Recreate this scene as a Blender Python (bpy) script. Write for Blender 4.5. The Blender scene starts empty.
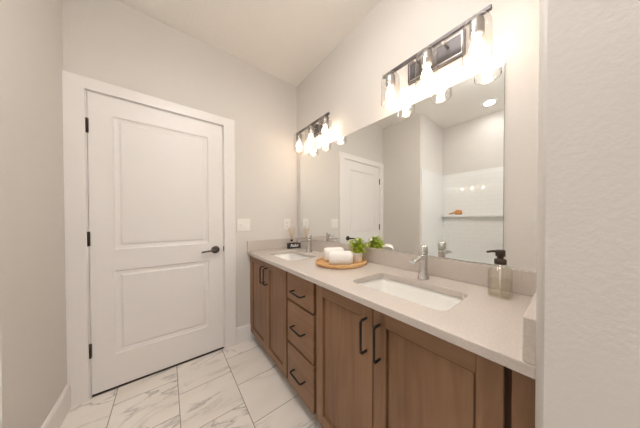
import bpy, bmesh, math, random
from mathutils import Vector, Matrix
random.seed(7)
S = bpy.context.scene
C = S.collection
R = math.radians

# ------------------------------------------------------------------ camera
FPX, PPX, PPY = 200.19, 342.68, 221.40
cam_d = bpy.data.cameras.new('camera'); cam = bpy.data.objects.new('camera', cam_d); C.objects.link(cam)
cam_d.sensor_width = 36; cam_d.lens = 36*FPX/640; cam_d.clip_start = .02
cam_d.shift_x = (320-PPX)/640; cam_d.shift_y = (PPY-214)/640
yaw, pit, rol = R(41.2645), R(-.6535), R(-.0387)
Fv = Vector((math.sin(yaw)*math.cos(pit), math.cos(yaw)*math.cos(pit), math.sin(pit)))
Rv = Vector((math.cos(yaw), -math.sin(yaw), 0)); Uv = Rv.cross(Fv)
R2 = Rv*math.cos(rol)+Uv*math.sin(rol); U2 = -Rv*math.sin(rol)+Uv*math.cos(rol)
M3 = Matrix((R2, U2, -Fv)).transposed()
cam.matrix_world = Matrix.Translation((-1.1212, -2.0725, 1.174)) @ M3.to_4x4()
S.camera = cam

# ------------------------------------------------------------------ world, exposure
w = bpy.data.worlds.new('world'); S.world = w; w.use_nodes = True
w.node_tree.nodes['Background'].inputs[0].default_value = (.80, .86, 1, 1)
w.node_tree.nodes['Background'].inputs[1].default_value = .5
S.view_settings.view_transform = 'Standard'; S.view_settings.look = 'None'
S.view_settings.exposure = 1.36; S.view_settings.gamma = 1; S.view_settings.use_curve_mapping = False
S.cycles.max_bounces = 14; S.cycles.diffuse_bounces = 8; S.cycles.glossy_bounces = 6
S.cycles.transmission_bounces = 10; S.cycles.transparent_max_bounces = 16
S.cycles.sample_clamp_indirect = 10.0; S.cycles.blur_glossy = .3
S.cycles.caustics_refractive = False
BULB = 12.0; LENS = 28.0; HALL_FILL = 15.0; BATH_FILL = 14.5  # bath and hall strengths belong to the two added fill lamps
WARM = (1, .80, .60); NEUTRAL = (1, .965, .935)

# ------------------------------------------------------------------ materials
def nt(name):
    m = bpy.data.materials.new(name); m.use_nodes = True
    t = m.node_tree; return m, t, t.nodes['Principled BSDF'], t.nodes, t.links
def mat(name, col, rough=.5, metal=0, **kw):
    m, t, b, N, L = nt(name)
    b.inputs['Base Color'].default_value = (*col, 1); b.inputs['Roughness'].default_value = rough
    b.inputs['Metallic'].default_value = metal
    for k, v in kw.items(): b.inputs[k.replace('_', ' ')].default_value = v
    return m
def coords(N, L, scale=(1, 1, 1), space='Object'):
    tc = N.new('ShaderNodeTexCoord'); mp = N.new('ShaderNodeMapping'); mp.inputs['Scale'].default_value = scale
    L.new(tc.outputs[space], mp.inputs[0]); return mp.outputs[0]
def noise(N, L, vec, scale, detail=2, rough=.5, dist=0):
    n = N.new('ShaderNodeTexNoise'); n.inputs['Scale'].default_value = scale; n.inputs['Detail'].default_value = detail
    n.inputs['Roughness'].default_value = rough; n.inputs['Distortion'].default_value = dist
    L.new(vec, n.inputs['Vector']); return n.outputs['Fac']
def ramp(N, L, fac, stops):
    r = N.new('ShaderNodeValToRGB'); e = r.color_ramp.elements
    while len(e) < len(stops): e.new(.5)
    for el, (p, c) in zip(e, stops): el.position = p; el.color = (*c, 1) if len(c) == 3 else c
    L.new(fac, r.inputs[0]); return r.outputs[0]
def bump(N, L, b, h, strength, dist=.01):
    n = N.new('ShaderNodeBump'); n.inputs['Strength'].default_value = strength; n.inputs['Distance'].default_value = dist
    L.new(h, n.inputs['Height']); L.new(n.outputs[0], b.inputs['Normal'])
def math_(N, L, op, a, b=None, c=None):
    n = N.new('ShaderNodeMath'); n.operation = op
    for i, v in enumerate((a, b, c)):
        if v is None: continue
        if isinstance(v, (int, float)): n.inputs[i].default_value = v
        else: L.new(v, n.inputs[i])
    return n.outputs[0]

def paint(name, col, tex=.35, sc=95):
    m, t, b, N, L = nt(name)
    b.inputs['Base Color'].default_value = (*col, 1); b.inputs['Roughness'].default_value = .62
    v = coords(N, L)
    h = ramp(N, L, noise(N, L, v, sc, 3, .55), [(.38, (0, 0, 0)), (.62, (1, 1, 1))])
    bump(N, L, b, h, tex, .004)
    return m
M = {}
M['wall'] = paint('wall_paint', (.665, .637, .605), .14, 150)
M['wall_close'] = paint('textured_wall_paint', (.665, .637, .605), .06, 95)
M['ceiling'] = paint('ceiling_paint', (.87, .845, .81), .2, 70)
M['trim'] = mat('white_trim_paint', (.80, .78, .765), .35)
M['door'] = mat('white_door_paint', (.80, .78, .765), .38)

def floor_mat():
    m, t, b, N, L = nt('marble_floor_tile')
    tc = N.new('ShaderNodeTexCoord'); sx = N.new('ShaderNodeSeparateXYZ'); L.new(tc.outputs['Object'], sx.inputs[0])
    u = math_(N, L, 'DIVIDE', math_(N, L, 'ADD', sx.outputs[0], .758), .314)
    i = math_(N, L, 'FLOOR', u); fu = math_(N, L, 'SUBTRACT', u, i)
    odd = math_(N, L, 'PINGPONG', i, 1.0)
    vv = math_(N, L, 'ADD', math_(N, L, 'DIVIDE', math_(N, L, 'ADD', sx.outputs[1], .18), .35), math_(N, L, 'MULTIPLY', odd, .5))
    j = math_(N, L, 'FLOOR', vv); fv = math_(N, L, 'SUBTRACT', vv, j)
    du = math_(N, L, 'MULTIPLY', math_(N, L, 'MINIMUM', fu, math_(N, L, 'SUBTRACT', 1, fu)), .314)
    dv = math_(N, L, 'MULTIPLY', math_(N, L, 'MINIMUM', fv, math_(N, L, 'SUBTRACT', 1, fv)), .35)
    d = math_(N, L, 'MINIMUM', du, dv)
    grout = math_(N, L, 'LESS_THAN', d, .0021)
    cmb = N.new('ShaderNodeCombineXYZ'); L.new(i, cmb.inputs[0]); L.new(j, cmb.inputs[1])
    wn = N.new('ShaderNodeTexWhiteNoise'); L.new(cmb.outputs[0], wn.inputs['Vector'])
    off = N.new('ShaderNodeVectorMath'); off.operation = 'MULTIPLY_ADD'
    L.new(wn.outputs['Color'], off.inputs[0]); off.inputs[1].default_value = (9, 9, 9)
    L.new(tc.outputs['Object'], off.inputs[2])
    mp = N.new('ShaderNodeMapping'); mp.inputs['Rotation'].default_value = (0, 0, R(-38)); mp.inputs['Scale'].default_value = (1, 2.1, 1)
    L.new(off.outputs[0], mp.inputs[0])
    n1 = noise(N, L, mp.outputs[0], 2.6, 5, .58, .7)
    a = math_(N, L, 'ABSOLUTE', math_(N, L, 'SUBTRACT', n1, .5))
    vein = ramp(N, L, a, [(0, (1, 1, 1)), (.012, (.5, .5, .5)), (.044, (0, 0, 0))])
    n2 = noise(N, L, mp.outputs[0], 1.6, 2)
    amt = math_(N, L, 'MULTIPLY', vein, ramp(N, L, n2, [(.42, (0, 0, 0)), (.58, (1, 1, 1))]))
    cloud = ramp(N, L, noise(N, L, mp.outputs[0], 1.9, 4), [(.3, (.76, .71, .65)), (.62, (.84, .80, .745))])
    mx = N.new('ShaderNodeMix'); mx.data_type = 'RGBA'; L.new(math_(N, L, 'MULTIPLY', amt, .95), mx.inputs[0]); L.new(cloud, mx.inputs[6]); mx.inputs[7].default_value = (.36, .34, .32, 1)
    mg = N.new('ShaderNodeMix'); mg.data_type = 'RGBA'; L.new(grout, mg.inputs[0]); L.new(mx.outputs[2], mg.inputs[6]); mg.inputs[7].default_value = (.30, .26, .22, 1)
    L.new(mg.outputs[2], b.inputs['Base Color'])
    L.new(math_(N, L, 'MULTIPLY_ADD', grout, .5, .3), b.inputs['Roughness'])
    return m
M['floor'] = floor_mat()

def wood(name, axis, a, bcol, c):
    m, t, b, N, L = nt(name)
    tc = N.new('ShaderNodeTexCoord'); oi = N.new('ShaderNodeObjectInfo')
    off = N.new('ShaderNodeVectorMath'); off.operation = 'MULTIPLY_ADD'
    cb = N.new('ShaderNodeCombineXYZ')
    for k in range(3): L.new(oi.outputs['Random'], cb.inputs[k])
    L.new(cb.outputs[0], off.inputs[0]); off.inputs[1].default_value = (7, 11, 5); L.new(tc.outputs['Object'], off.inputs[2])
    mp = N.new('ShaderNodeMapping'); mp.inputs['Scale'].default_value = {'z': (14, 14, 1.3), 'y': (14, 1.3, 14), 'x': (1.3, 14, 14)}[axis]
    L.new(off.outputs[0], mp.inputs[0])
    g = noise(N, L, mp.outputs[0], 1.6, 6, .62, .6)
    mp2 = N.new('ShaderNodeMapping'); mp2.inputs['Scale'].default_value = {'z': (5, 5, 1.6), 'y': (5, 1.6, 5), 'x': (1.6, 5, 5)}[axis]
    L.new(off.outputs[0], mp2.inputs[0]); bl = noise(N, L, mp2.outputs[0], 1.1, 2)
    f = math_(N, L, 'ADD', math_(N, L, 'MULTIPLY', g, .6), math_(N, L, 'MULTIPLY', bl, .4))
    L.new(ramp(N, L, f, [(.33, a), (.5, bcol), (.68, c)]), b.inputs['Base Color'])
    b.inputs['Roughness'].default_value = .45
    return m
WC = ((.165, .078, .034), (.225, .116, .055), (.285, .156, .080))
M['wood_v'] = wood('stained_wood_upright_grain', 'z', *WC)
M['wood_h'] = wood('stained_wood_level_grain', 'y', *WC)
M['cab_in'] = mat('dark_cabinet_brown', (.07, .04, .026), .6)  # plain dark brown, used on the toe kicks
M['tray'] = wood('light_acacia', 'y', (.50, .27, .10), (.62, .36, .15), (.72, .45, .22))

def quartz():
    m, t, b, N, L = nt('beige_quartz')
    v = coords(N, L)
    L.new(ramp(N, L, noise(N, L, v, 160, 3), [(.3, (.53, .475, .43)), (.7, (.59, .535, .49))]), b.inputs['Base Color'])
    b.inputs['Roughness'].default_value = .22
    return m
M['quartz'] = quartz()
M['porcelain'] = mat('white_porcelain', (.86, .85, .82), .12)
M['chrome'] = mat('chrome', (.72, .72, .72), .05, 1)
M['nickel'] = mat('brushed_dark_nickel', (.15, .14, .145), .5, .9)
M['nickel2'] = mat('brushed_pale_nickel', (.62, .58, .55), .3, 1)
M['socket'] = mat('satin_nickel_socket', (.34, .32, .30), .5, .85)
M['mirror'] = mat('mirror_silver', (.93, .95, .94), 0.0, 1)
M['mirror_edge'] = mat('mirror_edge_glass', (.42, .47, .45), .2)
M['bronze'] = mat('dark_bronze', (.055, .042, .035), .38, .8)
M['black'] = mat('matte_black', (.018, .016, .015), .42, .5)
M['gunmetal'] = mat('aged_pewter', (.11, .095, .085), .32, 1)
M['plastic'] = mat('white_plastic', (.80, .78, .74), .4)
M['slot'] = mat('dark_slot', (.10, .09, .08), .6)
M['acrylic'] = None
M['towel'] = None
M['ceramic'] = mat('white_glazed_pot', (.80, .78, .76), .3)
M['leaf'] = mat('fern_green', (.46, .56, .05), .5)
M['soil'] = mat('potting_moss', (.10, .14, .03), .9)
M['letters'] = mat('white_lettering', (.85, .82, .78), .6)
M['signblack'] = mat('black_painted_wood', (.022, .02, .02), .55)
M['reed'] = mat('rattan_reed', (.62, .42, .26), .7)
M['pump'] = mat('dark_brown_pump', (.060, .038, .028), .38, .3)
M['sponge'] = mat('orange_tan_bristle', (.62, .27, .10), .9)
M['brushwood'] = mat('orange_beech', (.60, .30, .13), .5)

def thin_glass(name, tint, ior=1.45, rough=.02, refl=1.0):
    m, t, b, N, L = nt(name); N.remove(b)
    out = [n for n in N if n.type == 'OUTPUT_MATERIAL'][0]
    tr = N.new('ShaderNodeBsdfTransparent'); tr.inputs[0].default_value = (*tint, 1)
    gl = N.new('ShaderNodeBsdfGlossy'); gl.inputs['Roughness'].default_value = rough
    fr = N.new('ShaderNodeLayerWeight'); fr.inputs[0].default_value = .5
    mx = N.new('ShaderNodeMixShader'); L.new(math_(N, L, 'MULTIPLY_ADD', math_(N, L, 'POWER', fr.outputs['Facing'], 4.0), refl*.7, refl*.04), mx.inputs[0]); L.new(tr.outputs[0], mx.inputs[1]); L.new(gl.outputs[0], mx.inputs[2])
    L.new(mx.outputs[0], out.inputs[0])
    return m, N, L, fr, gl
m_, N_, L_, fr_, gl_ = thin_glass('seeded_clear_glass', (.95, .945, .94), 1.35, .02, 1.9)
v_ = coords(N_, L_); n_ = noise(N_, L_, v_, 90, 2)
bp = N_.new('ShaderNodeBump'); bp.inputs['Strength'].default_value = .35; bp.inputs['Distance'].default_value = .004
L_.new(n_, bp.inputs['Height']); L_.new(bp.outputs[0], fr_.inputs['Normal']); L_.new(bp.outputs[0], gl_.inputs['Normal'])
M['shade'] = m_
M['glass'] = thin_glass('clear_bottle_glass', (.985, .98, .965), 1.45)[0]
M['liquid'] = thin_glass('pale_soap', (.995, .985, .95), 1.2)[0]
M['amber'] = thin_glass('pale_oil', (.85, .78, .66), 1.3)[0]
def emis(name, col, s):
    m, t, b, N, L = nt(name); b.inputs['Base Color'].default_value = (.9, .9, .9, 1)
    b.inputs['Emission Color'].default_value = (*col, 1); b.inputs['Emission Strength'].default_value = s; return m
M['bulb'] = emis('glowing_bulb', WARM, BULB)
M['lens'] = emis('glowing_downlight_lens', NEUTRAL, LENS)
M['bath'] = emis('bath_fill_glow', NEUTRAL, BATH_FILL)  # glow of the fill lamp added in the bathroom
M['hall'] = emis('hall_fill_glow', NEUTRAL, HALL_FILL)  # glow of the fill lamp added in the hall

def surround():
    m, t, b, N, L = nt('white_subway_surround')
    tc = N.new('ShaderNodeTexCoord'); sx = N.new('ShaderNodeSeparateXYZ'); L.new(tc.outputs['Object'], sx.inputs[0])
    cb = N.new('ShaderNodeCombineXYZ'); L.new(sx.outputs[1], cb.inputs[0]); L.new(sx.outputs[2], cb.inputs[1])
    br = N.new('ShaderNodeTexBrick'); L.new(cb.outputs[0], br.inputs['Vector']); br.inputs['Scale'].default_value = 1
    br.inputs['Brick Width'].default_value = .15; br.inputs['Row Height'].default_value = .062; br.inputs['Mortar Size'].default_value = .002
    br.inputs['Mortar Smooth'].default_value = .4
    L.new(ramp(N, L, br.outputs['Fac'], [(.2, (.83, .835, .82)), (.8, (.74, .745, .73))]), b.inputs['Base Color']); b.inputs['Roughness'].default_value = .04; b.inputs['Coat Weight'].default_value = 1; b.inputs['Coat Roughness'].default_value = .04
    inv = math_(N, L, 'SUBTRACT', 1, br.outputs['Fac'])
    bump(N, L, b, inv, .3, .001)
    return m
M['surround'] = surround()
M['acrylic'] = mat('white_acrylic', (.81, .815, .80), .2)
def terry():
    m, t, b, N, L = nt('white_terry'); b.inputs['Base Color'].default_value = (.84, .82, .79, 1); b.inputs['Roughness'].default_value = .95
    bump(N, L, b, noise(N, L, coords(N, L), 260, 2), .7, .006); return m
M['towel'] = terry()

# ------------------------------------------------------------------ mesh helpers (all shapes in world metres)
def box(bm, x0, x1, y0, y1, z0, z1, bev=0, seg=2, mi=0):
    x0, x1 = sorted((x0, x1)); y0, y1 = sorted((y0, y1)); z0, z1 = sorted((z0, z1))
    r = bmesh.ops.create_cube(bm, size=1, matrix=Matrix.Translation(((x0+x1)/2, (y0+y1)/2, (z0+z1)/2)) @ Matrix.Diagonal((x1-x0, y1-y0, z1-z0, 1)))
    vs = set(r['verts']); fs = [f for f in bm.faces if all(v in vs for v in f.verts)]
    for f in fs: f.material_index = mi
    if bev:
        es = list({e for f in fs for e in f.edges})
        q = bmesh.ops.bevel(bm, geom=es, offset=bev, segments=seg, profile=.5, affect='EDGES')
        for f in q['faces']: f.material_index = mi; f.smooth = seg > 1
    return bm
def lathe(bm, prof, loc=(0, 0, 0), axis=(0, 0, 1), n=32, sx=1, sy=1, mi=0, smooth=True):
    q = Vector((0, 0, 1)).rotation_difference(Vector(axis)).to_matrix().to_4x4(); T = Matrix.Translation(loc) @ q
    rings = []
    for r, z in prof:
        if r < 1e-6: rings.append([bm.verts.new(T @ Vector((0, 0, z)))])
        else: rings.append([bm.verts.new(T @ Vector((sx*r*math.cos(2*math.pi*k/n), sy*r*math.sin(2*math.pi*k/n), z))) for k in range(n)])
    for a, b in zip(rings, rings[1:]):
        for k in range(n):
            l = (k+1) % n
            if len(a) == 1 and len(b) == 1: continue
            if len(a) == 1: f = bm.faces.new((a[0], b[l], b[k]))
            elif len(b) == 1: f = bm.faces.new((a[k], a[l], b[0]))
            else: f = bm.faces.new((a[k], a[l], b[l], b[k]))
            f.smooth = smooth; f.material_index = mi
    return bm
def tube(bm, pts, rad, n=10, cap=True, square=False):
    pts = [Vector(p) for p in pts]; rings = []
    rads = rad if isinstance(rad, (list, tuple)) else [rad]*len(pts)
    up = Vector((0, 0, 1)); prev = None
    for k, p in enumerate(pts):
        d = (pts[min(k+1, len(pts)-1)]-pts[max(k-1, 0)]).normalized()
        if prev is None:
            a = d.cross(up)
            if a.length < 1e-3: a = d.cross(Vector((1, 0, 0)))
        else: a = prev - d*prev.dot(d)
        a.normalize(); prev = a; b = d.cross(a)
        ph = math.pi/4 if n == 4 else 0
        s = 1.0
        if 0 < k < len(pts)-1:
            c = (pts[k+1]-p).normalized().dot((p-pts[k-1]).normalized()); s = 1/max(.5, math.sqrt((1+c)/2)) if n == 4 else 1
        rings.append([bm.verts.new(p+(a*math.cos(ph+2*math.pi*j/n)+b*math.sin(ph+2*math.pi*j/n))*rads[k]*s) for j in range(n)])
    for a, b in zip(rings, rings[1:]):
        for j in range(n):
            f = bm.faces.new((a[j], a[(j+1) % n], b[(j+1) % n], b[j])); f.smooth = n > 4
    if cap: bm.faces.new(rings[0][::-1]); bm.faces.new(rings[-1])
    return bm
def rrect(cx, cy, hx, hy, r, n=6):
    out = []
    for qx, qy, a0 in ((1, 1, 0), (-1, 1, 90), (-1, -1, 180), (1, -1, 270)):
        for k in range(n+1):
            a = R(a0+90*k/n); out.append((cx+qx*(hx-r)+r*math.cos(a), cy+qy*(hy-r)+r*math.sin(a)))
    return out
def loft(bm, loops, close_last=True, close_first=False, smooth=True):
    rs = [[bm.verts.new(p) for p in l] for l in loops]; n = len(rs[0])
    for a, b in zip(rs, rs[1:]):
        for k in range(n):
            f = bm.faces.new((a[k], a[(k+1) % n], b[(k+1) % n], b[k])); f.smooth = smooth
    if close_last: bm.faces.new(rs[-1])
    if close_first: bm.faces.new(rs[0][::-1])
    return rs
NB = bmesh.new
def wloc(p):
    v = Vector()
    while p is not None: v += p.location; p = p.parent
    return v
def obj(name, bm, mats, parent=None, loc=None):
    """one mesh object; bm is in world metres, the origin goes to loc (top-level) or to the parent's origin"""
    bmesh.ops.recalc_face_normals(bm, faces=bm.faces)
    base = wloc(parent) if parent is not None else Vector(loc or (0, 0, 0))
    bmesh.ops.translate(bm, verts=bm.verts, vec=-base)
    me = bpy.data.meshes.new(name); bm.to_mesh(me); bm.free()
    for m in (mats if isinstance(mats, (list, tuple)) else [mats]): me.materials.append(m)
    o = bpy.data.objects.new(name, me); C.objects.link(o)
    if parent is not None: o.parent = parent
    else: o.location = base
    return o
def tag(o, label, cat, group=None):
    o['label'] = label; o['category'] = cat
    if group: o['group'] = group
    return o
def thing(name, label, cat, loc, group=None):
    o = bpy.data.objects.new(name, None); o.empty_display_size = .05; C.objects.link(o); o.location = loc
    return tag(o, label, cat, group)
def struct(name, bm, m, loc=(0, 0, 0), label=None):
    o = obj(name, bm, m, None, loc); o['kind'] = 'structure'
    if label: o['label'] = label
    return o
def dup(root, delta, label):
    r = root.copy(); C.objects.link(r); r.location = root.location+Vector(delta); r['label'] = label
    for ch in list(root.children):
        c = ch.copy(); C.objects.link(c); c.parent = r
        for g in list(ch.children):
            d = g.copy(); C.objects.link(d); d.parent = c
    return r

# ------------------------------------------------------------------ the room
H = 2.678; WL = -1.596; NY = -2.03; NY2 = -2.17; AX = -2.36; AY0, AY1 = -.658, -2.12
DL, DR, DT = -1.5036, -.7409, 2.0033
T = .12
# floor / ceiling reach over bathroom, shower alcove and the hall behind the camera
HX0, HX1, HY = -2.6, .5, -4.3
struct('floor', box(NB(), -2.7, .6, HY-.1, .15, -.1, 0), M['floor'])
struct('ceiling', box(NB(), -2.7, .6, HY-.1, .15, H, H+.1), M['ceiling'])
b = NB(); box(b, WL-T, DL-.012, 0, T, 0, H); box(b, DR+.012, T, 0, T, 0, H); box(b, DL-.012, DR+.012, 0, T, DT+.012, H)
struct('wall_back', b, M['wall'])
struct('wall_right', box(NB(), 0, T, NY2, 0, 0, H), M['wall'])
struct('wall_left', box(NB(), WL-T, WL, AY0, 0, 0, H), M['wall'])
# shower alcove walls
struct('wall_alcove_far', box(NB(), AX-T, WL-T, AY0, AY0+T, 0, H), M['wall'])
struct('wall_alcove_side', box(NB(), AX-T, AX, AY1, AY0, 0, H), M['wall'])
struct('wall_alcove_near', box(NB(), AX-T, WL, NY2, AY1, 0, H), M['wall'])
# wing wall at the near end of the vanity, rounded (bullnose) corners
b = NB(); r_ = .012; pts = []
x0, x1, y0, y1 = -.60, HX1, NY2, NY
for k in range(9): a = R(180+90*k/8); pts.append((x0+r_+r_*math.cos(a), y0+r_+r_*math.sin(a)))
pts += [(x1, y0), (x1, y1)]
for k in range(9): a = R(90+90*k/8); pts.append((x0+r_+r_*math.cos(a), y1-r_+r_*math.sin(a)))
loft(b, [[(x, y, 0) for x, y in pts], [(x, y, H) for x, y in pts]], True, True)
for f in b.faces: f.smooth = len(f.verts) == 4 and f.calc_area() < .05
struct('wall_near', b, M['wall_close'])
# hall behind the camera
struct('wall_hall_left', box(NB(), HX0-.1, HX0, HY, NY2, 0, H), M['wall'])
struct('wall_hall_right', box(NB(), HX1, HX1+.1, HY, NY2, 0, H), M['wall'])
struct('wall_hall_end', box(NB(), HX0-.1, HX1+.1, HY-.1, HY, 0, H), M['wall'])

# baseboards
def baseboard(name, a, c, n):   # a->c along the wall, n = inward normal
    b = NB(); a, c, n = Vector(a), Vector(c), Vector(n); prof = [(0, 0), (.014, 0), (.014, .128), (.010, .142), (.004, .15), (0, .15)]
    loft(b, [[p+n*d+Vector((0, 0, z)) for d, z in prof] for p in (a, c)], True, True, False)
    return struct(name, b, M['trim'])
baseboard('baseboard_left', (WL, -.019, 0), (WL, AY0, 0), (1, 0, 0))
baseboard('baseboard_back', (-.64, 0, 0), (-.44, 0, 0), (0, -1, 0))

# ------------------------------------------------------------------ door
def door():
    # slab with two sunk panels, front face at y = -.002
    d0, d1 = -.002, .035
    xs = [DL, -1.397, -.850, DR]; zs = [.016, .240, .818, .965, 1.878, DT]
    b = NB()
    def q(p): b.faces.new([b.verts.new(v) for v in p])
    for i in range(3):
        for j in range(5):
            xa, xb, za, zb = xs[i], xs[i+1], zs[j], zs[j+1]
            if i == 1 and j in (1, 3):
                loops = []
                for ins, dep in ((0, 0), (.006, .007), (.022, .010), (.030, .010), (.040, .005), (.046, .005)):
                    loops.append([(xa+ins, d0+dep, za+ins), (xb-ins, d0+dep, za+ins), (xb-ins, d0+dep, zb-ins), (xa+ins, d0+dep, zb-ins)])
                loft(b, loops, True, False, False)
            else: q([(xa, d0, za), (xb, d0, za), (xb, d0, zb), (xa, d0, zb)])
    X0, X1, Z0, Z1 = xs[0], xs[3], zs[0], zs[5]
    q([(X0, d1, Z0), (X1, d1, Z0), (X1, d1, Z1), (X0, d1, Z1)])
    for (p, r) in (((X0, Z0), (X1, Z0)), ((X1, Z0), (X1, Z1)), ((X1, Z1), (X0, Z1)), ((X0, Z1), (X0, Z0))):
        q([(p[0], d0, p[1]), (r[0], d0, r[1]), (r[0], d1, r[1]), (p[0], d1, p[1])])
    bmesh.ops.remove_doubles(b, verts=b.verts, dist=.0004)
    d = struct('door_1', b, M['door'], (DL, 0, 0), 'closed white two-panel door in the back wall')
    for z in (1.782, 1.046, .311):
        h = NB(); tube(h, [(DL-.002, -.008, z-.047), (DL-.002, -.008, z+.047)], .0058, 12)
        box(h, DL-.0075, DL+.005, -.0045, -.0015, z-.045, z+.045)
        obj('hinge', h, M['bronze'], d)
    h = NB(); hx, hz = -.802, .905
    lathe(h, [(0, .002), (.0325, .002), (.0325, .006), (.028, .013), (.012, .015), (.0105, .05), (0, .05)], (hx, 0, hz), (0, -1, 0), 28)
    tube(h, [(hx+.010, -.050, hz), (hx, -.053, hz), (hx-.03, -.054, hz-.001), (hx-.07, -.052, hz-.004), (hx-.105, -.049, hz-.008)], [.009, .011, .0095, .008, .0065], 12)
    ho = obj('door_handle', h, M['gunmetal'], d); ho['label'] = 'pewter lever handle'
    obj('latch_plate', box(NB(), DR-.0005, DR+.009, -.003, .001, hz-.022, hz+.026), M['bronze'], d)
    # dark air gap below the slab
    return d
door()
# jamb + casing
b = NB()
box(b, DL-.012, DL-.003, -.001, T, 0, DT+.012); box(b, DR+.003, DR+.012, -.001, T, 0, DT+.012); box(b, DL-.012, DR+.012, -.001, T, DT+.003, DT+.012)
box(b, DL-.003, DL+.01, .037, .06, 0, DT); box(b, DR-.01, DR+.003, .037, .06, 0, DT); box(b, DL, DR, .037, .06, DT-.01, DT+.003)
struct('trim_1', b, M['trim'], (0, 0, 0), 'white door jamb')
CL, CR, CT = WL+.0005, -.642, 2.087
b = NB()
U_ = [(CL, 0), (DL-.007, 0), (DL-.007, DT+.007), (DR+.007, DT+.007), (DR+.007, 0), (CR, 0), (CR, CT), (CL, CT)]
U2_ = [(CL, 0), (DL-.010, 0), (DL-.010, DT+.010), (DR+.010, DT+.010), (DR+.010, 0), (CR-.003, 0), (CR-.003, CT-.003), (CL, CT-.003)]
loft(b, [[(x, y, z) for x, z in u] for u, y in ((U_, 0), (U_, -.015), (U2_, -.018))], True, True, False)
struct('trim_2', b, M['trim'], (0, 0, 0), 'flat white door casing')
struct('trim_3', box(NB(), DL, DR, 0, .11, -.001, .004), M['bronze'], (0, 0, 0), 'dark threshold under the door')
# unseen dark backing behind the doorway so nothing shows through the gaps
struct('door_gap_backing', box(NB(), DL-.1, DR+.1, T, T+.03, 0, DT+.1), M['slot'])

# ------------------------------------------------------------------ vanity
FX = -.518; TH = .022; FB = FX+TH; KZ = .075; CTZ = .834
def carcass(root, ya, yb):
    b = NB(); t = .016       # open-topped carcass: two sides, bottom, back and a front frame behind the doors
    box(b, FB+.030, -.004, ya, ya-t, KZ, CTZ-.001); box(b, FB+.030, -.004, yb+t, yb, KZ, CTZ-.001)
    box(b, FB+.030, -.004, ya-t, yb+t, KZ, KZ+t); box(b, -.012, -.004, ya-t, yb+t, KZ+t, CTZ-.001)
    box(b, FB+.030, FB+.040, ya-t, yb+t, KZ+t, CTZ-.001)
    obj('cabinet_body', b, M['wood_v'], root)
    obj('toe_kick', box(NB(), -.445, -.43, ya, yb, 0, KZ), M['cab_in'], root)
def shaker(root, ya, yb, z0=.083, z1=.828, fw=.058):
    b = NB(); ya, yb = max(ya, yb), min(ya, yb)
    box(b, FX, FB, ya, ya-fw, z0, z1, .0015, 1, 0); box(b, FX, FB, yb+fw, yb, z0, z1, .0015, 1, 0)
    box(b, FX, FB, ya-fw, yb+fw, z1-fw, z1, .0015, 1, 1); box(b, FX, FB, ya-fw, yb+fw, z0, z0+fw, .0015, 1, 1)
    box(b, FX+.010, FB-.006, ya-fw-.006, yb+fw+.006, z0+fw+.006, z1-fw-.006, .002, 1, 0)   # raised field, a groove round it
    box(b, FB-.006, FB-.001, ya-fw-.0005, yb+fw+.0005, z0+fw-.0005, z1-fw+.0005, 0, 1, 0)
    return obj('door', b, [M['wood_v'], M['wood_h']], root)
def pull(parent, y, z, vertical=True, L=.132):
    h = L/2; px = FX-.034; rr = .0051
    q = (lambda s, x: (x, y, z+s)) if vertical else (lambda s, x: (x, y+s, z))
    b = NB(); tube(b, [q(-h, FX), q(-h, px+.006), q(-h+.006, px), q(h-.006, px), q(h, px+.006), q(h, FX)], rr, 8)
    return obj('handle', b, M['black'], parent)
c1 = thing('sink_base_cabinet', 'brown stained two-door sink cabinet in the corner against the back wall', 'cabinet', (FX, -.41, 0))
carcass(c1, -.002, -.816)
obj('face_stile', box(NB(), FX+.004, FB, -.002, -.024, KZ+.005, .828, .001, 1), M['wood_v'], c1)
d = shaker(c1, -.030, -.430); pull(d, -.398, .715)
d = shaker(c1, -.436, -.800); pull(d, -.468, .715)
c2 = thing('drawer_base_cabinet', 'brown stained stack of three drawers between the two sink cabinets', 'cabinet', (FX, -.985, 0))
carcass(c2, -.817, -1.151)
for za, zb in ((.648, .826), (.366, .634), (.083, .352)):
    dr = obj('drawer', box(NB(), FX, FB, -.822, -1.138, za, zb, .002, 1), M['wood_h'], c2)
    pull(dr, -.984, {.648: .722, .366: .498, .083: .217}[za], False, .13)
c3 = thing('sink_base_cabinet', 'brown stained two-door sink cabinet beside the near wing wall', 'cabinet', (FX, -1.563, 0))
carcass(c3, -1.152, -1.981)
d = shaker(c3, -1.166, -1.561); pull(d, -1.530, .708)
d = shaker(c3, -1.566, -1.970); pull(d, -1.598, .708)
fl = obj('filler_panel', box(NB(), FX+.003, -.40, -1.984, -2.027, KZ, CTZ-.001, .001, 1), M['wood_v'], None, (FX, -2.0, 0))
tag(fl, 'narrow brown wood filler strip between sink cabinet and near wall', 'panel')

# countertop with two undermount cut-outs
CZ = .8624; CF = -.541; SY = (-.455, -1.568); SXC, SHX, SHY, SR = -.302, .128, .230, .045
def countertop():
    b = NB(); outer = [(CF, -.001), (-.001, -.001), (-.001, -2.027), (CF, -2.027)]
    holes = [rrect(SXC, y, SHX, SHY, SR) for y in SY]
    def layer(z, rev):
        es = []
        for lp in [outer]+holes:
            vs = [b.verts.new((x, y, z)) for x, y in lp]
            es += [b.edges.new((vs[k], vs[(k+1) % len(vs)])) for k in range(len(vs))]
            yield_.append(vs)
        bmesh.ops.triangle_fill(b, use_beauty=True, use_dissolve=False, edges=es)
    yield_ = []; layer(CZ, 0); layer(CTZ, 1)
    for t_, u_ in zip(yield_[:3], yield_[3:]):
        n = len(t_)
        for k in range(n): b.faces.new((t_[k], t_[(k+1) % n], u_[(k+1) % n], u_[k]))
    return b
ct = thing('countertop', 'long beige quartz worktop running over all the vanity cabinets', 'countertop', (CF, -1.0, CZ))
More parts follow.
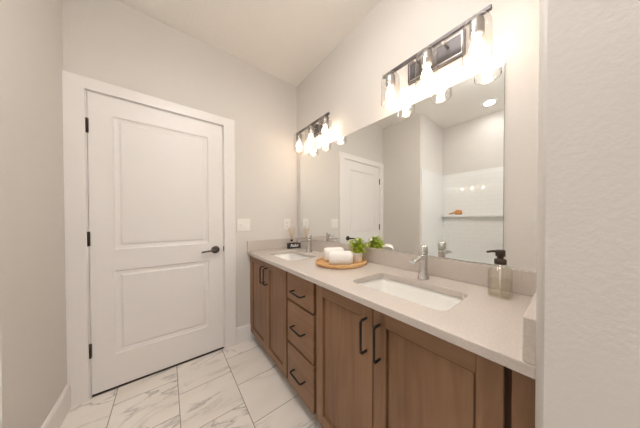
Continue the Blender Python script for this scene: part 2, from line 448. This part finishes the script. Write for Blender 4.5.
cs = obj('worktop_slab', countertop(), M['quartz'], ct)
bv = cs.modifiers.new('edge', 'BEVEL'); bv.width = .003; bv.segments = 2; bv.limit_method = 'ANGLE'; bv.angle_limit = R(50)
obj('backsplash', box(NB(), -.022, -.001, -.0235, -2.004, CZ+.0005, .9607, .002), M['quartz'], ct)
obj('backsplash', box(NB(), CF+.002, -.001, -.001, -.0225, CZ+.0005, .9607, .002), M['quartz'], ct)
obj('side_splash', box(NB(), CF+.002, -.001, -2.005, -2.027, CZ+.0005, .9607, .002), M['quartz'], ct)

def sink(y, label):
    s = thing('sink', label, 'sink', (SXC, y, CTZ), 'undermount sinks')
    b = NB(); L_ = []
    hx, hy = SHX+.006, SHY+.006
    for ins, z, rr in ((-.012, CTZ-.001, .05), (0, CTZ-.001, .045), (.004, CTZ-.03, .045), (.010, CTZ-.10, .05), (.022, CTZ-.118, .05), (.05, CTZ-.13, .05), (.10, CTZ-.135, .02)):
        L_.append([(x, yy, z) for x, yy in rrect(SXC, y, hx-ins, hy-ins, min(rr, hx-ins-.002))])
    loft(b, L_, True)
    o = obj('basin', b, M['porcelain'], s); sm = o.modifiers.new('thickness', 'SOLIDIFY'); sm.thickness = .012; sm.offset = -1
    b = NB(); lathe(b, [(0, 0), (.016, .001), (.021, .003), (.023, .001), (.023, -.003)], (SXC, y, CTZ-.1335), n=24)
    obj('drain', b, M['chrome'], s)
    return s
sink(SY[0], 'white rectangular undermount sink in the far end of the worktop, by the back wall')
sink(SY[1], 'white rectangular undermount sink in the near end of the worktop, by the soap bottle')

def faucet(y, label):
    x = -.118
    f = thing('faucet', label, 'faucet', (x, y, CZ), 'bathroom faucets')
    b = NB(); lathe(b, [(0, .0005), (.030, .0005), (.030, .005), (.0255, .014), (.0215, .045), (.020, .09), (.021, .118), (.0215, .128), (.0165, .131), (0, .131)], (x, y, CZ), n=28)
    obj('body', b, M['chrome'], f)
    b = NB(); L_ = []
    for t_, dx, z, hy, hz in ((0, -.012, .111, .0135, .0115), (0, -.05, .112, .0145, .0105), (0, -.09, .109, .0155, .0085), (0, -.114, .104, .0155, .0065)):
        L_.append([(x+dx, y+a*hy, CZ+z+c*hz) for a, c in ((-1, -.7), (-.8, -1), (.8, -1), (1, -.7), (1, .7), (.8, 1), (-.8, 1), (-1, .7))])
    loft(b, L_, True, True, False); obj('spout', b, M['chrome'], f)
    b = NB(); lathe(b, [(0, .1325), (.0225, .1325), (.0235, .136), (.0235, .171), (.0205, .175), (0, .176)], (x, y, CZ), n=28)
    obj('lever', b, M['chrome'], f)
    return f
faucet(SY[0], 'chrome single-hole faucet at the far sink near the black word block')
faucet(SY[1], 'chrome single-hole faucet at the near sink, mirrored in the vanity mirror')

# ------------------------------------------------------------------ mirror
mr = thing('vanity_mirror', 'large frameless mirror above the vanity backsplash', 'mirror', (-.001, -.98, .9665))
obj('glass_edge', box(NB(), -.005, -.001, -.088, -1.876, .967, 1.8625), M['mirror_edge'], mr)
obj('mirror_face', box(NB(), -.0065, -.0052, -.0885, -1.8755, .9675, 1.862), M['mirror'], mr)

# ------------------------------------------------------------------ vanity lights
def fixture(yc, label):
    f = thing('vanity_light', label, 'light', (0, yc, 2.05), 'three-shade vanity lights')
    BX, BZ = -.092, 2.061
    b = NB(); box(b, -.018, -.001, yc-.155, yc+.155, 1.988, 2.112, .002, 1)
    bp_ = obj('back_plate', b, M['nickel'], f)
    b = NB(); fr = .0045
    for a in ((yc-.145, yc-.145+fr, 1.998, 2.102), (yc+.145-fr, yc+.145, 1.998, 2.102), (yc-.145+fr, yc+.145-fr, 1.998, 1.998+fr), (yc-.145+fr, yc+.145-fr, 2.102-fr, 2.102)):
        box(b, -.0205, -.0178, *a)
    obj('plate_border', b, M['nickel2'], bp_)
    for s in (-1, 1):
        b = NB(); tube(b, [(-.018, yc+s*.075, 2.066), (BX, yc+s*.075, BZ)], .0065, 12)
        obj('arm', b, M['nickel2'], f)
    obj('bar', box(NB(), BX-.008, BX+.008, yc-.279, yc+.282, BZ-.006, BZ+.011, .0015, 1), M['nickel'], f)
    for k in (-1, 0, 1):
        y = yc+k*.226
        b = NB(); lathe(b, [(0, BZ-.004), (.012, BZ-.004), (.012, BZ-.012), (.026, BZ-.018), (.028, BZ-.028), (.028, BZ-.080), (.022, BZ-.086), (0, BZ-.086)], (BX, y, 0), n=28)
        obj('socket', b, M['socket'], f)
        b = NB(); P = [(.0285, BZ-.013), (.040, BZ-.0165), (.049, BZ-.026), (.0545, BZ-.040), (.056, BZ-.055), (.056, BZ-.182)]
        P2 = P+[(.0555, BZ-.1845), (.0535, BZ-.183)]
        lathe(b, P2, (BX, y, 0), n=36)
        obj('shade', b, M['shade'], f)
        b = NB(); lathe(b, [(.012, BZ-.087), (.0135, BZ-.098), (.022, BZ-.115), (.027, BZ-.130), (.0265, BZ-.142), (.019, BZ-.153), (0, BZ-.157)], (BX, y, 0), n=24)
        obj('bulb', b, M['bulb'], f)
    return f
fixture(-1.568, 'three-shade glass vanity light above the near sink, closest to the wing wall')
fixture(-.447, 'three-shade glass vanity light above the far sink, beside the room corner')

# ------------------------------------------------------------------ wall plates
def plate(y_, x0, x1, z0, z1, name, label, cat):
    p = thing(name, label, cat, ((x0+x1)/2, 0, (z0+z1)/2))
    obj('cover_plate', box(NB(), x0, x1, -.006, -.0002, z0, z1, .002), M['plastic'], p); return p
p = plate(0, -.626, -.511, 1.060, 1.178, 'light_switch', 'white double toggle switch plate on the back wall beside the door casing', 'switch')
for x in (-.592, -.546):
    b = NB(); box(b, x-.005, x+.005, -.016, -.006, 1.112, 1.130, .002); obj('toggle', b, M['plastic'], p)
    obj('toggle_slot', box(NB(), x-.008, x+.008, -.0068, -.0058, 1.104, 1.134), M['trim'], p)
p = plate(0, -.160, -.088, 1.060, 1.178, 'wall_outlet', 'white duplex outlet plate on the back wall above the corner backsplash', 'outlet')
for z in (1.098, 1.140):
    b = NB(); lathe(b, [(0, .0085), (.0155, .0085), (.017, .006)], (-.124, 0, z), (0, -1, 0), 20); o = obj('socket_face', b, M['plastic'], p)
    b = NB(); box(b, -.131, -.1295, -.0092, -.0084, z-.002, z+.008); box(b, -.1185, -.117, -.0092, -.0084, z-.002, z+.008)
    obj('slot', b, M['slot'], o)

# ------------------------------------------------------------------ tray, towels, plant
TX, TY = -.202, -1.008
tr = thing('tray', 'round light wood tray holding towels and a plant on the worktop', 'tray', (TX, TY, CZ))
b = NB(); lathe(b, [(0, .0005), (.165, .0005), (.175, .004), (.178, .012), (.178, .022), (.175, .025), (.169, .025), (.166, .022), (.165, .013), (.161, .011), (0, .011)], (TX, TY, CZ), n=64)
obj('tray_body', b, M['tray'], tr)
TZ = CZ+.0117
def rolled(cx, cy, r, L, rot, z0, flat=.9):
    b = NB(); Q = Matrix.Translation((cx, cy, z0+r*flat)) @ Matrix.Rotation(rot, 4, 'Z'); ll = []
    n = 28; st = 12
    for q in range(st+1):
        t_ = -1+2*q/st; e = 1-.12*abs(t_)**8
        sp = lambda v: math.copysign(abs(v)**.72, v)
        ll.append([Q @ Vector((r*e*sp(math.cos(2*math.pi*k/n))*(1+.012*math.sin(3*2*math.pi*k/n+t_*2)), L/2*t_, r*flat*(e*sp(math.sin(2*math.pi*k/n))+(e-1 if k > n/2 else 0)*0))) for k in range(n)])
    loft(b, ll, False)
    for s in (0, -1):      # spiral-looking end: concentric rings stepping in
        base = ll[s]; cen = sum((Vector(p) for p in base), Vector())/n; ax = Q.to_3x3() @ Vector((0, -1 if s == 0 else 1, 0)); lo = []
        for f_, d_ in ((1, 0), (.86, .004), (.8, -.002), (.62, .003), (.56, -.003), (.36, .003), (.3, -.002), (.08, .002)):
            lo.append([cen+(Vector(p)-cen)*f_+ax*d_ for p in base])
        loft(b, lo, True)
    bmesh.ops.remove_doubles(b, verts=b.verts, dist=.0002)
    return b
tw = obj('rolled_towel', rolled(-.262, -1.073, .047, .145, R(-128), TZ, .95), M['towel'], None, (-.262, -1.073, TZ))
tag(tw, 'thick rolled white towel at the front of the wooden tray', 'towel')
tw = obj('rolled_towel', rolled(-.215, -.940, .048, .135, R(-118), TZ, .98), M['towel'], None, (-.215, -.940, TZ))
tag(tw, 'rolled white towel half hidden behind the front roll on the tray', 'towel')
PX, PY = -.108, -1.072
pl = thing('potted_plant', 'bright green leafy plant in a small white pot on the tray', 'plant', (PX, PY, TZ))
b = NB(); lathe(b, [(0, .0), (.030, .0), (.034, .004), (.041, .058), (.042, .064), (.039, .064), (.036, .052), (0, .052)], (PX, PY, TZ), n=32)
pot = obj('pot', b, M['ceramic'], pl)
b = NB(); lathe(b, [(.0365, .0525), (.02, .058), (0, .060)], (PX, PY, TZ), n=20); obj('soil', b, M['soil'], pot)
st, lf = NB(), NB()
def leaf(bm, p, d, L, w_):
    d = d.normalized(); s = d.cross(Vector((random.uniform(-.3, .3), random.uniform(-.3, .3), 1))); s.normalize(); u = s.cross(d)
    rows = [(0, .12), (.3, .8), (.6, 1), (.85, .55), (1, 0.05)]; prev = None
    for t_, ww in rows:
        c = p+d*L*t_-u*L*.25*t_*t_
        cur = [bm.verts.new(c+s*w_*ww), bm.verts.new(c-u*w_*.25*ww), bm.verts.new(c-s*w_*ww)]
        if prev:
            for k in (0, 1): f = bm.faces.new((prev[k], prev[k+1], cur[k+1], cur[k])); f.smooth = True
        prev = cur
for k in range(110):
    az = random.uniform(0, 2*math.pi); tilt = random.uniform(.05, 1.35); Ls = random.uniform(.066, .112)*(1.0-.12*tilt/1.35)
    p0 = Vector((PX+random.uniform(-.02, .02), PY+random.uniform(-.02, .02), TZ+.055)); pts = []
    dr = Vector((math.cos(az)*math.sin(tilt)*.85, math.sin(az)*math.sin(tilt), math.cos(tilt)))
    for q in range(5):
        t_ = q/4; pts.append(p0+dr*Ls*t_+Vector((0, 0, -.02*t_*t_*tilt)))
    pts = [Vector((min(p.x, -.034), p.y, max(p.z, TZ+(.105 if p.x < PX-.035 else .066)))) for p in pts]
    tube(st, pts, [.0013]*4+[.0007], 4)
    for q in range(1, 5):
        for s in (-1, 1):
            dd = (pts[q]-pts[q-1]).normalized(); sd = dd.cross(Vector((random.uniform(-1, 1), random.uniform(-1, 1), random.uniform(-.2, 1)))); sd.normalize()
            if pts[q].x > -.055: sd.x = -abs(sd.x)
            if pts[q].z < TZ+(.118 if pts[q].x < PX-.02 else .085): continue
            leaf(lf, pts[q], dd*.6+sd*s*.9 if pts[q].x < -.055 else dd*.3+Vector((-.2, sd.y*s, .4)), random.uniform(.016, .028), random.uniform(.006, .009))
obj('stems', st, M['leaf'], pl)
obj('foliage', lf, M['leaf'], pl)

# ------------------------------------------------------------------ word block and reed diffuser
bx = thing('word_block', 'small black block with white script word on the far worktop corner', 'sign', (-.107, -.115, CZ))
blk = obj('block', box(NB(), -.172, -.029, -.130, -.100, CZ+.0005, CZ+.060, .002), M['signblack'], bx)
fc = bpy.data.curves.new('lettering', 'FONT'); fc.body = 'Relax'; fc.size = .043; fc.shear = .25; fc.align_x = 'CENTER'; fc.extrude = .0006; fc.offset = .0009
to = bpy.data.objects.new('tmp_text', fc); C.objects.link(to); bpy.context.view_layer.update()
me = bpy.data.meshes.new_from_object(to.evaluated_get(bpy.context.evaluated_depsgraph_get())); bpy.data.objects.remove(to)
bt = NB(); bt.from_mesh(me); bpy.data.meshes.remove(me)
bmesh.ops.transform(bt, matrix=Matrix.Translation((-.102, -.1309, CZ+.018)) @ Matrix.Rotation(R(90), 4, 'X'), verts=bt.verts)
obj('lettering', bt, M['letters'], blk)
DX, DY = -.098, -.060
df = thing('reed_diffuser', 'glass reed diffuser bottle with tan reeds behind the black word block', 'diffuser', (DX, DY, CZ))
b = NB(); lathe(b, [(0, .0005), (.030, .0005), (.033, .004), (.033, .055), (.028, .064), (.012, .070), (.012, .080)], (DX, DY, CZ), n=28); obj('bottle', b, M['glass'], df)
b = NB(); lathe(b, [(0, .004), (.029, .004), (.0305, .008), (.0305, .040), (0, .040)], (DX, DY, CZ), n=28); obj('oil', b, M['amber'], df)
b = NB(); lathe(b, [(.0125, .072), (.0145, .072), (.0145, .090), (.0055, .090)], (DX, DY, CZ), n=20); obj('collar', b, M['black'], df)
for k in range(6):
    a = k/6*2*math.pi+.3; b = NB()
    tube(b, [(DX+.010*math.cos(a+math.pi), DY+.01*math.sin(a+math.pi), CZ+.03), (DX+.003*math.cos(a), DY+.003*math.sin(a), CZ+.09), (DX+.033*math.cos(a), DY+.030*math.sin(a), CZ+.215+.012*(k % 2))], .0022, 6)
    obj('reed', b, M['reed'], df)

# ------------------------------------------------------------------ soap dispenser
sx_, sy_ = -.110, -1.886
sd = thing('soap_dispenser', 'clear glass soap bottle with dark brown pump beside the near sink', 'soap dispenser', (sx_, sy_, CZ))
def rl(hx, r, z): return [(x, y, z) for x, y in rrect(sx_, sy_, hx, hx, r)]
b = NB(); loft(b, [rl(.034, .012, CZ+.0005), rl(.037, .014, CZ+.004), rl(.037, .014, CZ+.100), rl(.033, .018, CZ+.115), rl(.022, .018, CZ+.125), rl(.0165, .0155, CZ+.130), rl(.0165, .0155, CZ+.138)], False, True)
loft(b, [rl(.0335, .011, CZ+.006), rl(.0345, .012, CZ+.010), rl(.0345, .012, CZ+.099), rl(.031, .016, CZ+.112), rl(.020, .016, CZ+.122), rl(.0145, .0135, CZ+.138)], False, True)
obj('bottle', b, M['glass'], sd)
b = NB(); loft(b, [rl(.033, .011, CZ+.007), rl(.034, .012, CZ+.011), rl(.034, .012, CZ+.066)], True, True, False); obj('soap', b, M['liquid'], sd)
b = NB(); tube(b, [(sx_, sy_, CZ+.012), (sx_, sy_, CZ+.138)], .0032, 8); obj('dip_tube', b, M['plastic'], sd)
b = NB(); lathe(b, [(0, .130), (.0195, .130), (.0205, .132), (.0205, .147), (.018, .150), (.011, .152), (.011, .160), (.0165, .162), (.0165, .184), (.014, .187), (0, .187)], (sx_, sy_, CZ), n=28)
tube(b, [(sx_, sy_, CZ+.181), (sx_-.028, sy_+.022, CZ+.182), (sx_-.045, sy_+.034, CZ+.180)], [.006, .005, .0042], 8)
obj('pump', b, M['pump'], sd)

# ------------------------------------------------------------------ shower alcove
sh = thing('shower_surround', 'white subway-patterned shower surround with ledge, seen in the mirror', 'shower', (AX+.01, -1.36, .45))
SZ = 1.895
obj('end_panel', box(NB(), AX+.002, WL-.03, AY0-.012, AY0-.0005, .45, SZ, .003), M['acrylic'], sh)
obj('end_panel', box(NB(), AX+.002, WL-.03, AY1+.0005, AY1+.012, .45, SZ, .003), M['acrylic'], sh)
obj('back_panel', box(NB(), AX+.002, AX+.015, AY1+.012, AY0-.012, .45, SZ, .003), M['surround'], sh)
obj('ledge', box(NB(), AX+.015, AX+.085, AY1+.0125, AY0-.0125, 1.205, 1.243, .008, 3), M['acrylic'], sh)
bt_ = thing('bathtub', 'white bathtub below the shower surround', 'bathtub', (AX, -1.36, 0))
b = NB(); cx_, cy_ = (AX+WL)/2, (AY0+AY1)/2; hx_, hy_ = (WL-AX)/2-.0015, (AY0-AY1)/2-.0015
loft(b, [[(x, y, z) for x, y in rrect(cx_, cy_, hx_-i_, hy_-i_, r_)] for i_, z, r_ in ((0, 0, .004), (0, .44, .004), (.006, .448, .004), (.07, .448, .09), (.085, .43, .10), (.12, .12, .12), (.17, .08, .12))], True, True)
obj('tub_body', b, M['acrylic'], bt_)
bs = thing('bath_brush', 'orange-tan bath brush lying on the shower ledge, seen in the mirror', 'brush', (AX+.05, -.88, 1.2435))
b = NB(); lathe(b, [(0, .0), (.046, .001), (.054, .016), (.052, .046), (.040, .064), (.02, .074), (0, .076)], (AX+.052, -.915, 1.2437), n=24, sx=.62, sy=1); obj('bristles', b, M['sponge'], bs)
b = NB(); tube(b, [(AX+.052, -.885, 1.290), (AX+.054, -.84, 1.272), (AX+.056, -.78, 1.255)], [.015, .012, .010], 10); obj('brush_handle', b, M['brushwood'], bs)

# ------------------------------------------------------------------ shower downlight and added fill lamps
dl = thing('downlight', 'round recessed ceiling downlight over the shower, seen in the mirror', 'light', (-2.04, -1.365, H))
b = NB(); lathe(b, [(.058, -.001), (.062, -.006), (.080, -.004), (.083, -.0005)], (-2.04, -1.365, H), n=36); obj('trim_ring', b, M['trim'], dl)
b = NB(); lathe(b, [(0, -.003), (.060, -.003), (.060, -.0005)], (-2.04, -1.365, H), n=36); obj('lens', b, M['lens'], dl)
hl = thing('added_fill_light', 'round flush fill lamp added in the unseen hall behind the doorway', 'light', (-1.1, -2.95, H))  # added behind the camera to brighten the room, no known fitting
b = NB(); lathe(b, [(.23, -.0005), (.23, -.03), (.215, -.035)], (-1.1, -2.95, H), n=40); obj('rim', b, M['nickel2'], hl)
b = NB(); lathe(b, [(0, -.07), (.12, -.062), (.19, -.045), (.215, -.03)], (-1.1, -2.95, H), n=40); obj('diffuser', b, M['hall'], hl)
LX, LY = -.98, -1.62
bl = thing('added_fill_light', 'small round drum fill lamp added out of view on the bathroom ceiling', 'light', (LX, LY, H))  # added for fill, hung low so it also brightens the ceiling
b = NB(); lathe(b, [(0, -.0005), (.06, -.0005), (.06, -.018), (.012, -.022), (.012, -.07), (0, -.07)], (LX, LY, H), n=40); obj('canopy', b, M['trim'], bl)
b = NB(); lathe(b, [(0, -.065), (.13, -.065), (.15, -.08), (.15, -.145), (.13, -.16), (0, -.165)], (LX, LY, H), n=40); obj('diffuser', b, M['bath'], bl)
